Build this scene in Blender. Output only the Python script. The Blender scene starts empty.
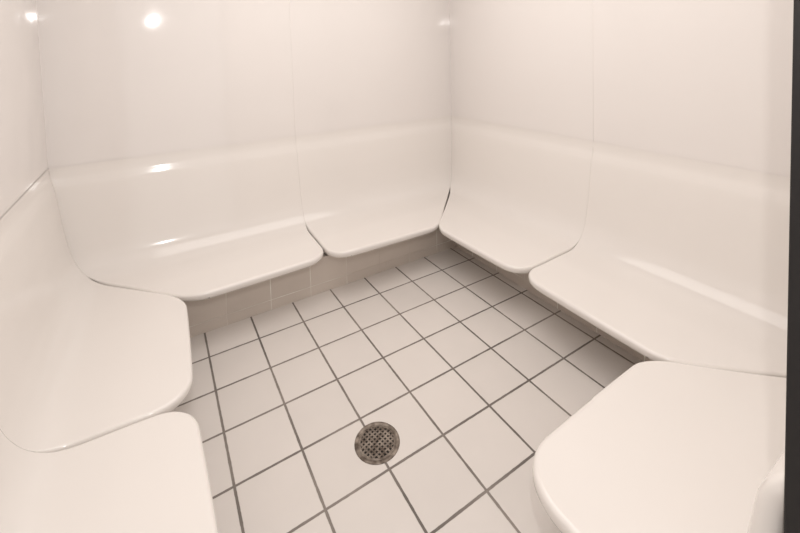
import bpy, bmesh, math
import numpy as np
from mathutils import Vector, Matrix

S = 1.3            # camera height above the floor in metres; all numbers below are multiplied by S
sc = bpy.context.scene
try:
    sc.view_settings.view_transform = 'Standard'
    sc.view_settings.look = 'None'
except Exception:
    pass

# ------------------------------------------------------------------ room numbers (unit = S metres, z=0 is eye level)
XL, XR, YB, YF = -0.345, 1.53, 1.94, 0.065
ZF, ZC = -1.0, 0.72
RIS_B, RIS_R, RIS_L, RIS_F = 1.62, 1.285, -0.10, 0.38
DIV_B, DIV_R, DIV_L = 0.572, 1.012, 1.06
XJ = 0.54

# ------------------------------------------------------------------ materials
def new_mat(name):
    m = bpy.data.materials.new(name); m.use_nodes = True
    nt = m.node_tree
    b = nt.nodes['Principled BSDF']
    return m, nt, b

def acrylic(name, col, rough=0.16, wav=0.02):
    m, nt, b = new_mat(name)
    b.inputs['Base Color'].default_value = (*col, 1)
    b.inputs['Roughness'].default_value = rough
    b.inputs['Specular IOR Level'].default_value = 0.55
    tc = nt.nodes.new('ShaderNodeTexCoord')
    no = nt.nodes.new('ShaderNodeTexNoise'); no.inputs['Scale'].default_value = 3.0
    no.inputs['Detail'].default_value = 1.0
    bp = nt.nodes.new('ShaderNodeBump'); bp.inputs['Strength'].default_value = 0.35
    bp.inputs['Distance'].default_value = wav
    nt.links.new(tc.outputs['Object'], no.inputs['Vector'])
    nt.links.new(no.outputs['Fac'], bp.inputs['Height'])
    nt.links.new(bp.outputs['Normal'], b.inputs['Normal'])
    return m

M_wall = acrylic('acrylic_wall', (0.82, 0.775, 0.745), 0.065, 0.012)
M_seat = acrylic('acrylic_seat', (0.82, 0.775, 0.735), 0.10, 0.008)

def simple(name, col, rough=0.5, metal=0.0):
    m, nt, b = new_mat(name)
    b.inputs['Base Color'].default_value = (*col, 1)
    b.inputs['Roughness'].default_value = rough
    b.inputs['Metallic'].default_value = metal
    return m, nt, b

M_black, _, _ = simple('black_gasket', (0.010, 0.008, 0.008), 0.5)
M_ceil, _, _ = simple('ceiling_paint', (0.82, 0.79, 0.77), 0.7)
M_dark, _, _ = simple('drain_pit', (0.012, 0.010, 0.008), 0.8)

# metal of the drain : worn, mottled
M_metal, nt, b = simple('worn_nickel', (0.42, 0.35, 0.28), 0.5, 0.5)
no = nt.nodes.new('ShaderNodeTexNoise'); no.inputs['Scale'].default_value = 40
cr = nt.nodes.new('ShaderNodeValToRGB')
cr.color_ramp.elements[0].position = 0.35; cr.color_ramp.elements[0].color = (0.10, 0.075, 0.058, 1)
cr.color_ramp.elements[1].position = 0.7; cr.color_ramp.elements[1].color = (0.33, 0.28, 0.235, 1)
tc = nt.nodes.new('ShaderNodeTexCoord')
nt.links.new(tc.outputs['Object'], no.inputs['Vector']); nt.links.new(no.outputs['Fac'], cr.inputs['Fac'])
nt.links.new(cr.outputs['Color'], b.inputs['Base Color'])

def tile_mat(name, axes, origin, size, gw, tilecol, groutcol, rough=0.3):
    """square tile grid in metres, axes e.g. ('X','Y')"""
    m, nt, b = new_mat(name)
    N, L = nt.nodes.new, nt.links.new
    geo = N('ShaderNodeNewGeometry'); sep = N('ShaderNodeSeparateXYZ')
    L(geo.outputs['Position'], sep.inputs[0])
    def mth(op, a, c=None):
        n = N('ShaderNodeMath'); n.operation = op
        for k, v in enumerate((a, c)):
            if v is None: continue
            if isinstance(v, (int, float)): n.inputs[k].default_value = v
            else: L(v, n.inputs[k])
        return n.outputs[0]
    ds, ids = [], []
    for ax, o, sz in zip(axes, origin, size):
        u = mth('DIVIDE', mth('SUBTRACT', sep.outputs[ax], o), sz)
        fr = mth('FRACT', mth('ADD', u, 100.0))
        ids.append(mth('FLOOR', mth('ADD', u, 100.0)))
        d = mth('MULTIPLY', mth('MINIMUM', fr, mth('SUBTRACT', 1.0, fr)), sz)
        ds.append(d)
    dmin = mth('MINIMUM', ds[0], ds[1])
    nz = N('ShaderNodeTexNoise'); nz.inputs['Scale'].default_value = 45; nz.inputs['Detail'].default_value = 3
    L(geo.outputs['Position'], nz.inputs['Vector'])
    jit = mth('MULTIPLY', mth('SUBTRACT', nz.outputs['Fac'], 0.5), gw * 0.35)
    dj = mth('ADD', dmin, jit)
    mr = N('ShaderNodeMapRange'); mr.interpolation_type = 'SMOOTHSTEP'
    mr.inputs['From Min'].default_value = gw * 0.40; mr.inputs['From Max'].default_value = gw * 0.62
    L(dj, mr.inputs['Value'])
    cmb = N('ShaderNodeCombineXYZ'); L(ids[0], cmb.inputs[0]); L(ids[1], cmb.inputs[1])
    wn = N('ShaderNodeTexWhiteNoise'); L(cmb.outputs[0], wn.inputs['Vector'])
    n2 = N('ShaderNodeTexNoise'); n2.inputs['Scale'].default_value = 6; n2.inputs['Detail'].default_value = 5
    L(geo.outputs['Position'], n2.inputs['Vector'])
    var = mth('ADD', mth('MULTIPLY', wn.outputs['Value'], 0.05), mth('MULTIPLY', n2.outputs['Fac'], 0.08))
    val = mth('ADD', 0.93, var)
    mixv = N('ShaderNodeMix'); mixv.data_type = 'RGBA'; mixv.blend_type = 'MULTIPLY'
    mixv.inputs['Factor'].default_value = 1
    mixv.inputs['A'].default_value = (*tilecol, 1)
    cc = N('ShaderNodeCombineColor'); L(val, cc.inputs[0]); L(val, cc.inputs[1]); L(val, cc.inputs[2])
    L(cc.outputs[0], mixv.inputs['B'])
    n3 = N('ShaderNodeTexNoise'); n3.inputs['Scale'].default_value = 3.5; n3.inputs['Detail'].default_value = 3
    L(geo.outputs['Position'], n3.inputs['Vector'])
    gr = N('ShaderNodeValToRGB')
    gr.color_ramp.elements[0].position = 0.35; gr.color_ramp.elements[0].color = (*groutcol, 1)
    gr.color_ramp.elements[1].position = 0.7; gr.color_ramp.elements[1].color = (*[min(1, c * 1.9) for c in groutcol], 1)
    L(n3.outputs['Fac'], gr.inputs['Fac'])
    mx = N('ShaderNodeMix'); mx.data_type = 'RGBA'
    L(mr.outputs[0], mx.inputs['Factor']); L(gr.outputs['Color'], mx.inputs['A']); L(mixv.outputs['Result'], mx.inputs['B'])
    L(mx.outputs['Result'], b.inputs['Base Color'])
    rr = N('ShaderNodeMapRange'); L(mr.outputs[0], rr.inputs['Value'])
    rr.inputs['To Min'].default_value = 0.85; rr.inputs['To Max'].default_value = rough
    L(rr.outputs[0], b.inputs['Roughness'])
    bp = N('ShaderNodeBump'); bp.inputs['Strength'].default_value = 0.6; bp.inputs['Distance'].default_value = 0.002
    L(mr.outputs[0], bp.inputs['Height']); L(bp.outputs['Normal'], b.inputs['Normal'])
    return m

TA = 0.1623
M_floor = tile_mat('floor_tile', ('X', 'Y'), (0.1138 * S, 0.990 * S), (TA * S, TA * S), 0.0060 * S,
                   (0.71, 0.66, 0.62), (0.15, 0.13, 0.115), 0.33)
M_risB = tile_mat('riser_tile_x', ('X', 'Z'), (0.03 * S, (ZF + 0.040) * S), (TA * S, TA * S), 0.0026 * S,
                  (0.66, 0.585, 0.52), (0.63, 0.555, 0.49), 0.35)
M_risR = tile_mat('riser_tile_y', ('Y', 'Z'), (0.03 * S, (ZF + 0.040) * S), (TA * S, TA * S), 0.0026 * S,
                  (0.66, 0.585, 0.52), (0.63, 0.555, 0.49), 0.35)

# ------------------------------------------------------------------ helpers
def obj_from_bm(name, bm, mats, parent=None, smooth=False):
    me = bpy.data.meshes.new(name)
    bmesh.ops.recalc_face_normals(bm, faces=bm.faces[:])
    bm.to_mesh(me); bm.free()
    for m in mats: me.materials.append(m)
    if smooth:
        for p in me.polygons: p.use_smooth = True
    o = bpy.data.objects.new(name, me); sc.collection.objects.link(o)
    if parent: o.parent = parent
    return o

def add_box(bm, a, c, mi=0, bev=0.0, seg=3):
    a = Vector(a) * S; c = Vector(c) * S
    r = bmesh.ops.create_cube(bm, size=1)
    vs = r['verts']
    for v in vs:
        v.co = Vector([(a[k] + c[k]) / 2 + v.co[k] * abs(c[k] - a[k]) for k in range(3)])
    fs = set(f for v in vs for f in v.link_faces)
    for f in fs: f.material_index = mi
    if bev > 0:
        es = list(set(e for v in vs for e in v.link_edges))
        rr = bmesh.ops.bevel(bm, geom=es, offset=bev * S, segments=seg, affect='EDGES', profile=0.5)
        for f in rr['faces']: f.material_index = mi; f.smooth = True

# ------------------------------------------------------------------ shell
WT = 0.08
bm = bmesh.new(); add_box(bm, (XL - WT, -0.35, ZF - 0.05), (XR + WT, YB + WT, ZF)); obj_from_bm('floor', bm, [M_floor])
bm = bmesh.new(); add_box(bm, (XL - WT, -0.045, ZC), (XR + WT, YB + WT, ZC + 0.05)); obj_from_bm('ceiling', bm, [M_ceil])

PT = 0.010      # panel thickness in front of the substrate slab
PG = 0.0003     # half gap
ZP = -0.46
def wall(name, slab, panels):
    bm = bmesh.new()
    add_box(bm, slab[0], slab[1], 1)
    for a, c in panels: add_box(bm, a, c, 0, 0.0014, 3)
    return obj_from_bm(name, bm, [M_wall, M_seat])
wall('wall_back', ((XL - WT, YB + 0.001, ZF), (XR + WT, YB + WT, ZC)),
     [((XL - 0.02, YB, ZP), (DIV_B - PG, YB + PT, ZC)), ((DIV_B + PG, YB, ZP), (XR + 0.02, YB + PT, ZC))])
wall('wall_right', ((XR + 0.001, YF - 0.1, ZF), (XR + WT, YB + PT, ZC)),
     [((XR, YF, ZP), (XR + PT, DIV_R - PG, ZC)), ((XR, DIV_R + PG, ZP), (XR + PT, YB + 0.008, ZC))])
wall('wall_left', ((XL - WT, YF - 0.1, ZF), (XL - 0.001, YB + PT, ZC)),
     [((XL - PT, YF, ZP), (XL, DIV_L - PG, ZC)), ((XL - PT, DIV_L + PG, ZP), (XL, YB + 0.008, ZC))])
# front wall with the doorway (camera stands in it)
bm = bmesh.new()
add_box(bm, (XJ + 0.012, YF - 0.10, ZF), (XR + PT - 0.004, YF, ZC), 0)
add_box(bm, (XL - PT + 0.004, YF - 0.10, ZF), (-0.22, YF, ZC), 0)
add_box(bm, (-0.22, YF - 0.10, 0.6), (XJ + 0.012, YF, ZC), 0)
obj_from_bm('wall_front', bm, [M_wall])
YJ = 0.1445
bm = bmesh.new()
add_box(bm, (XJ, YF - 0.12, ZF), (XJ + 0.010, YJ, 0.6), 0, 0.002)
add_box(bm, (-0.218, YF - 0.12, ZF), (-0.208, YJ, 0.6), 0, 0.002)
add_box(bm, (-0.208, YF - 0.12, 0.588), (XJ, YJ, 0.598), 0, 0.002)
obj_from_bm('door_frame', bm, [M_black])

# tiled plinths the seats rest on
ZR = -0.850
bm = bmesh.new()
add_box(bm, (XL, RIS_B, ZF), (XR, YB, ZR)); obj_from_bm('plinth_back', bm, [M_risB])
bm = bmesh.new()
add_box(bm, (RIS_R, YF, ZF), (XR, RIS_B - 0.001, ZR)); obj_from_bm('plinth_right', bm, [M_risR])
bm = bmesh.new()
add_box(bm, (XL, 0.16, ZF), (RIS_L, RIS_B - 0.001, ZR)); obj_from_bm('plinth_left', bm, [M_risR])
bm = bmesh.new()
add_box(bm, (XJ + 0.07, YF, ZF), (RIS_R - 0.001, RIS_F, ZR)); obj_from_bm('plinth_front', bm, [M_risB])

# ------------------------------------------------------------------ moulded seats
ctrl = [(0.0020, -0.385), (0.0024, -0.405), (0.0050, -0.425), (0.0110, -0.445), (0.0165, -0.465), (0.0220, -0.500), (0.030, -0.555), (0.038, -0.612),
        (0.049, -0.672), (0.064, -0.722), (0.088, -0.762), (0.120, -0.785), (0.165, -0.794), (0.25, -0.797), (0.34, -0.80), (0.60, -0.80)]
def catmull(P, n=6):
    P = [np.array(p) for p in P]; out = []
    Q = [2 * P[0] - P[1]] + P + [2 * P[-1] - P[-2]]
    for i in range(1, len(Q) - 2):
        for k in range(n):
            t = k / n
            out.append(0.5 * ((2 * Q[i]) + (-Q[i - 1] + Q[i + 1]) * t + (2 * Q[i - 1] - 5 * Q[i] + 4 * Q[i + 1] - Q[i + 2]) * t * t
                              + (-Q[i - 1] + 3 * Q[i] - 3 * Q[i + 1] + Q[i + 2]) * t ** 3))
    out.append(P[-1]); return np.array(out)
PROF0 = catmull(ctrl, 6)
PROF0[:, 0] = np.maximum.accumulate(np.maximum(PROF0[:, 0], 0.0020) + np.arange(len(PROF0)) * 1e-6)

def seat(name, O, T, Nn, W, ends, D, sr, rads, extra=0.0, bowa=0.012):
    O = np.array(O, float); T = np.array(T, float); Nn = np.array(Nn, float)
    rmax = max(rads)
    PROF = PROF0.copy()
    if extra:
        zt = np.clip((PROF[:, 1] + 0.80) / 0.10, 0, 1)
        qz = np.clip((-0.435 - PROF[:, 1]) / 0.08, 0, 1)
        PROF[:, 0] += extra * zt * zt * (3 - 2 * zt) * np.sqrt(1 - (1 - qz) ** 2)
        PROF[:, 0] = np.maximum.accumulate(PROF[:, 0] + np.arange(len(PROF)) * 1e-6)
    rows = [p for p in PROF if p[0] < D - rmax - 0.01]
    s_start = rows[-1][0]
    NL = 22
    th = np.linspace(0, math.pi / 2, NL)[1:]
    for a in th:
        s = s_start + (D - s_start) * math.sin(a)
        rows.append(np.array([s, np.interp(s, PROF[:, 0], PROF[:, 1])]))
    rows = np.array(rows)
    ds = np.gradient(rows[:, 0]); dz = np.gradient(rows[:, 1])
    nrm = np.stack([-dz, ds], 1); nrm /= np.linalg.norm(nrm, axis=1)[:, None]
    nrm[nrm[:, 1] < 0] *= -1
    # joints are tight in the backrest and open up over the seat
    open_ = np.clip((nrm[:, 1] - 0.80) / 0.20, 0, 1) * np.clip((rows[:, 0] - 0.06) / 0.1, 0, 1) * (rows[:, 1] < -0.7)
    re_row = 0.0005 + 0.0088 * open_
    g_row = 0.0026 * open_
    def endoff(j, kind, r):
        s = rows[j, 0]; g = g_row[j]
        base = {'mitre': max(0.0020, s + g * 1.4 - 0.0015 * (1 - min(1, open_[j] * 4))), 'straight': g, 'free': 0.0}[kind]
        q = (s - (D - r)) / r
        if q > 0:
            q = min(q, 1.0)
            base += r * (1 - (1 - q ** 2.2) ** (1 / 2.2))
        return base
    nc = 90
    lin = np.linspace(0, 1, nc + 1)
    f = 0.80 * (0.5 - 0.5 * np.cos(np.pi * lin)) + 0.20 * lin
    e0 = [endoff(j, ends[0], rads[0]) for j in range(len(rows))]
    e1 = [W - endoff(j, ends[1], rads[1]) for j in range(len(rows))]
    nr = len(rows)
    t = np.array([[e0[j] + (e1[j] - e0[j]) * f[i] for i in range(nc + 1)] for j in range(nr)])
    s = np.repeat(rows[:, 0][:, None], nc + 1, 1)
    loop = [(e0[j], rows[j, 0]) for j in range(nr)] + [(t[-1, i], rows[-1, 0]) for i in range(1, nc)] + [(e1[j], rows[j, 0]) for j in range(nr - 1, -1, -1)]
    A = np.array(loop[:-1]); B = np.array(loop[1:]); AB = B - A; L2 = (AB ** 2).sum(1) + 1e-12
    P = np.stack([t.ravel(), s.ravel()], 1)
    dist = np.full(len(P), 1e9)
    for a, ab, l2 in zip(A, AB, L2):
        u = np.clip(((P - a) @ ab) / l2, 0, 1)
        dist = np.minimum(dist, np.linalg.norm(P - (a + u[:, None] * ab), axis=1))
    dist = dist.reshape(s.shape)
    re = np.repeat(re_row[:, None], nc + 1, 1)
    for k, sl in ((0, slice(0, nc // 2)), (1, slice(nc // 2, None))):
        if ends[k] == 'free': re[:, sl] = np.maximum(re[:, sl], 0.012)
    q = np.clip(1 - dist / re, 0, 1)
    drop = re * (1 - np.sqrt(np.clip(1 - q ** 2, 0, 1)))
    bowf = np.clip((s - 0.15) / (D - 0.15), 0, 1) ** 2
    bow = bowa * np.sin(np.pi * np.clip(t / W, 0, 1)) * bowf
    bm = bmesh.new()
    def V(tt, ss, zz):
        ss = max(ss, 0.0020)
        p = O + T * tt + Nn * ss
        return bm.verts.new((p[0] * S, p[1] * S, zz * S))
    G = []
    pos = np.zeros((nr, nc + 1, 3))
    for j in range(nr):
        row = []
        for i in range(nc + 1):
            ss = s[j, i] + bow[j, i] - nrm[j, 0] * drop[j, i]; zz = rows[j, 1] - nrm[j, 1] * drop[j, i]
            pos[j, i] = (t[j, i], ss, zz)
            row.append(V(t[j, i], ss, zz))
        G.append(row)
    for j in range(nr - 1):
        for i in range(nc):
            bm.faces.new((G[j][i], G[j][i + 1], G[j + 1][i + 1], G[j + 1][i]))
    idx = [(j, 0) for j in range(nr)] + [(nr - 1, i) for i in range(1, nc)] + [(j, nc) for j in range(nr - 1, -1, -1)]
    ringv = [G[j][i] for j, i in idx]
    def ring(fn):
        return [V(*fn(j, i)) for j, i in idx]
    def skirt(amount, inset=0.0):
        def fn(j, i):
            p = pos[j, i]; n = nrm[j]
            tt = p[0]
            if i == 0 and inset: tt += inset
            if i == nc and inset: tt -= inset
            ss = p[1] - n[0] * amount
            if j > nr - NL and inset: ss -= inset
            return (tt, ss, p[2] - n[1] * amount)
        return fn
    rA = ring(skirt(0.008)); rB = ring(skirt(0.015, 0.003)); rC = ring(skirt(0.019, 0.008))
    def under(j, i):
        p = pos[j, i]; n = nrm[j]; tt = p[0]
        if i == 0: tt += 0.008
        if i == nc: tt -= 0.008
        if n[1] > 0.9 and p[2] < -0.7:
            return (tt, min(p[1], sr - 0.01), p[2] - n[1] * 0.030)
        return (tt, 0.0020, p[2] - n[1] * 0.022)
    rD = ring(under)
    prev = ringv
    for r in (rA, rB, rC, rD):
        for k in range(len(idx) - 1):
            bm.faces.new((prev[k], prev[k + 1], r[k + 1], r[k]))
        prev = r
    return obj_from_bm(name, bm, [M_seat], smooth=True)

seat('molded_seat', (XL, YB, 0), (1, 0, 0), (0, -1, 0), DIV_B - XL, ('mitre', 'straight'), 0.408, YB - RIS_B, (0.06, 0.085))
seat('molded_seat.001', (DIV_B, YB, 0), (1, 0, 0), (0, -1, 0), XR - DIV_B, ('straight', 'mitre'), 0.427, YB - RIS_B, (0.085, 0.05))
seat('molded_seat.002', (XR, DIV_R, 0), (0, 1, 0), (-1, 0, 0), YB - DIV_R, ('straight', 'mitre'), 0.44, XR - RIS_R, (0.085, 0.05))
seat('molded_seat.003', (XR, YF, 0), (0, 1, 0), (-1, 0, 0), DIV_R - YF, ('mitre', 'straight'), 0.445, XR - RIS_R, (0.05, 0.085), bowa=0.008)
seat('molded_seat.004', (XL, DIV_L, 0), (0, 1, 0), (1, 0, 0), YB - DIV_L, ('straight', 'mitre'), 0.39, RIS_L - XL, (0.09, 0.07))
seat('molded_seat.005', (XL, YF + 0.095, 0), (0, 1, 0), (1, 0, 0), DIV_L - YF - 0.095, ('free', 'straight'), 0.39, RIS_L - XL, (0.10, 0.09))
seat('molded_seat.006', (XJ + 0.014, YF, 0), (1, 0, 0), (0, 1, 0), XR - XJ - 0.014, ('free', 'mitre'), 0.48, RIS_F - YF, (0.11, 0.05), extra=0.085)

# ------------------------------------------------------------------ floor drain
dr = bpy.data.objects.new('floor_drain', None); sc.collection.objects.link(dr)
dc = Vector((0.446, 0.904, ZF)) * S
dr.location = dc
R0 = 0.0585 * S
def lathe(name, prof, mat, n=64):
    bm = bmesh.new(); rs = []
    for r, z in prof:
        rs.append([bm.verts.new((r * math.cos(2 * math.pi * k / n), r * math.sin(2 * math.pi * k / n), z)) for k in range(n)])
    for a, c in zip(rs[:-1], rs[1:]):
        for k in range(n):
            bm.faces.new((a[k], a[(k + 1) % n], c[(k + 1) % n], c[k]))
    return obj_from_bm(name, bm, [mat], dr, True)
lathe('collar', [(R0, 0.0003), (R0 * 0.98, 0.0022), (R0 * 0.93, 0.003), (R0 * 0.86, 0.0028), (R0 * 0.84, 0.0012), (R0 * 0.82, 0.0012),
                 (R0 * 0.80, 0.0030), (R0 * 0.75, 0.0032), (R0 * 0.735, 0.0026), (R0 * 0.73, 0.0004)], M_metal)
bm = bmesh.new(); bmesh.ops.create_circle(bm, cap_ends=True, segments=48, radius=R0 * 0.75)
for v in bm.verts: v.co.z = 0.0006
obj_from_bm('pit', bm, [M_dark], dr)
bm = bmesh.new()
rg = R0 * 0.74; pitch = R0 * 0.165; bw = pitch * 0.46
for ax in (0, 1):
    for k in range(-5, 6):
        off = (k + 0.5) * pitch
        if abs(off) > rg * 0.97: continue
        hl = math.sqrt(rg ** 2 - off ** 2)
        r = bmesh.ops.create_cube(bm, size=1)
        for v in r['verts']:
            l = v.co.x * 2 * hl; w = v.co.y * bw + off
            v.co = Vector((l, w, 0.0018 + v.co.z * 0.0018 + 0.0001 * ax)) if ax == 0 else Vector((w, l, 0.0018 + v.co.z * 0.0018 + 0.0001))
g = obj_from_bm('grate', bm, [M_metal], dr); g.rotation_euler.z = 0.25
for sx in (-1, 1):
    bm = bmesh.new()
    bmesh.ops.create_uvsphere(bm, u_segments=16, v_segments=8, radius=R0 * 0.06)
    for v in bm.verts: v.co.z = v.co.z * 0.4 + 0.003; v.co.x += sx * R0 * 0.6
    obj_from_bm('screw_%d' % (1 if sx < 0 else 2), bm, [M_metal], dr, True)

# ------------------------------------------------------------------ lights
def area(name, loc, size, power, col, rot=(0, 0, 0), sy=None):
    l = bpy.data.lights.new(name, 'AREA'); l.shape = 'RECTANGLE' if sy else 'SQUARE'
    l.size = size * S
    if sy: l.size_y = sy * S
    l.energy = power; l.color = col
    o = bpy.data.objects.new(name, l); sc.collection.objects.link(o)
    o.location = Vector(loc) * S; o.rotation_euler = rot
    return o
area('ceiling_fill', (0.62, 1.0, ZC - 0.01), 1.3, 20, (1.0, 0.968, 0.942))  # soft fill added under the ceiling to brighten the closed room, no real fixture
l = bpy.data.lights.new('flash_lamp', 'POINT'); l.energy = 21.5; l.color = (1.0, 0.972, 0.948); l.shadow_soft_size = 0.010
o = bpy.data.objects.new('flash_lamp', l); sc.collection.objects.link(o); o.location = Vector((0.03, -0.02, 0.34)) * S

w = bpy.data.worlds.new('world'); sc.world = w; w.use_nodes = True
w.node_tree.nodes['Background'].inputs[0].default_value = (1.0, 0.955, 0.925, 1)
w.node_tree.nodes['Background'].inputs[1].default_value = 0.85

# ------------------------------------------------------------------ camera
f, yaw, pit, roll, cy = 408.7, .5443, .0505, -.0293, 73.63
cyw, syw = math.cos(yaw), math.sin(yaw)
F = Vector((syw, cyw, 0)); R = Vector((cyw, -syw, 0)); U = Vector((0, 0, 1))
F2 = F * math.cos(pit) - U * math.sin(pit); U2 = U * math.cos(pit) + F * math.sin(pit)
R3 = R * math.cos(roll) + U2 * math.sin(roll); U3 = U2 * math.cos(roll) - R * math.sin(roll)
cd = bpy.data.cameras.new('camera'); co = bpy.data.objects.new('camera', cd); sc.collection.objects.link(co)
m = Matrix((R3, U3, -F2)).transposed().to_4x4()
co.matrix_world = m
cd.sensor_width = 36; cd.lens = f * 36 / 800
cd.shift_y = (cy - 266.5) / 800
cd.clip_start = 0.01
sc.camera = co
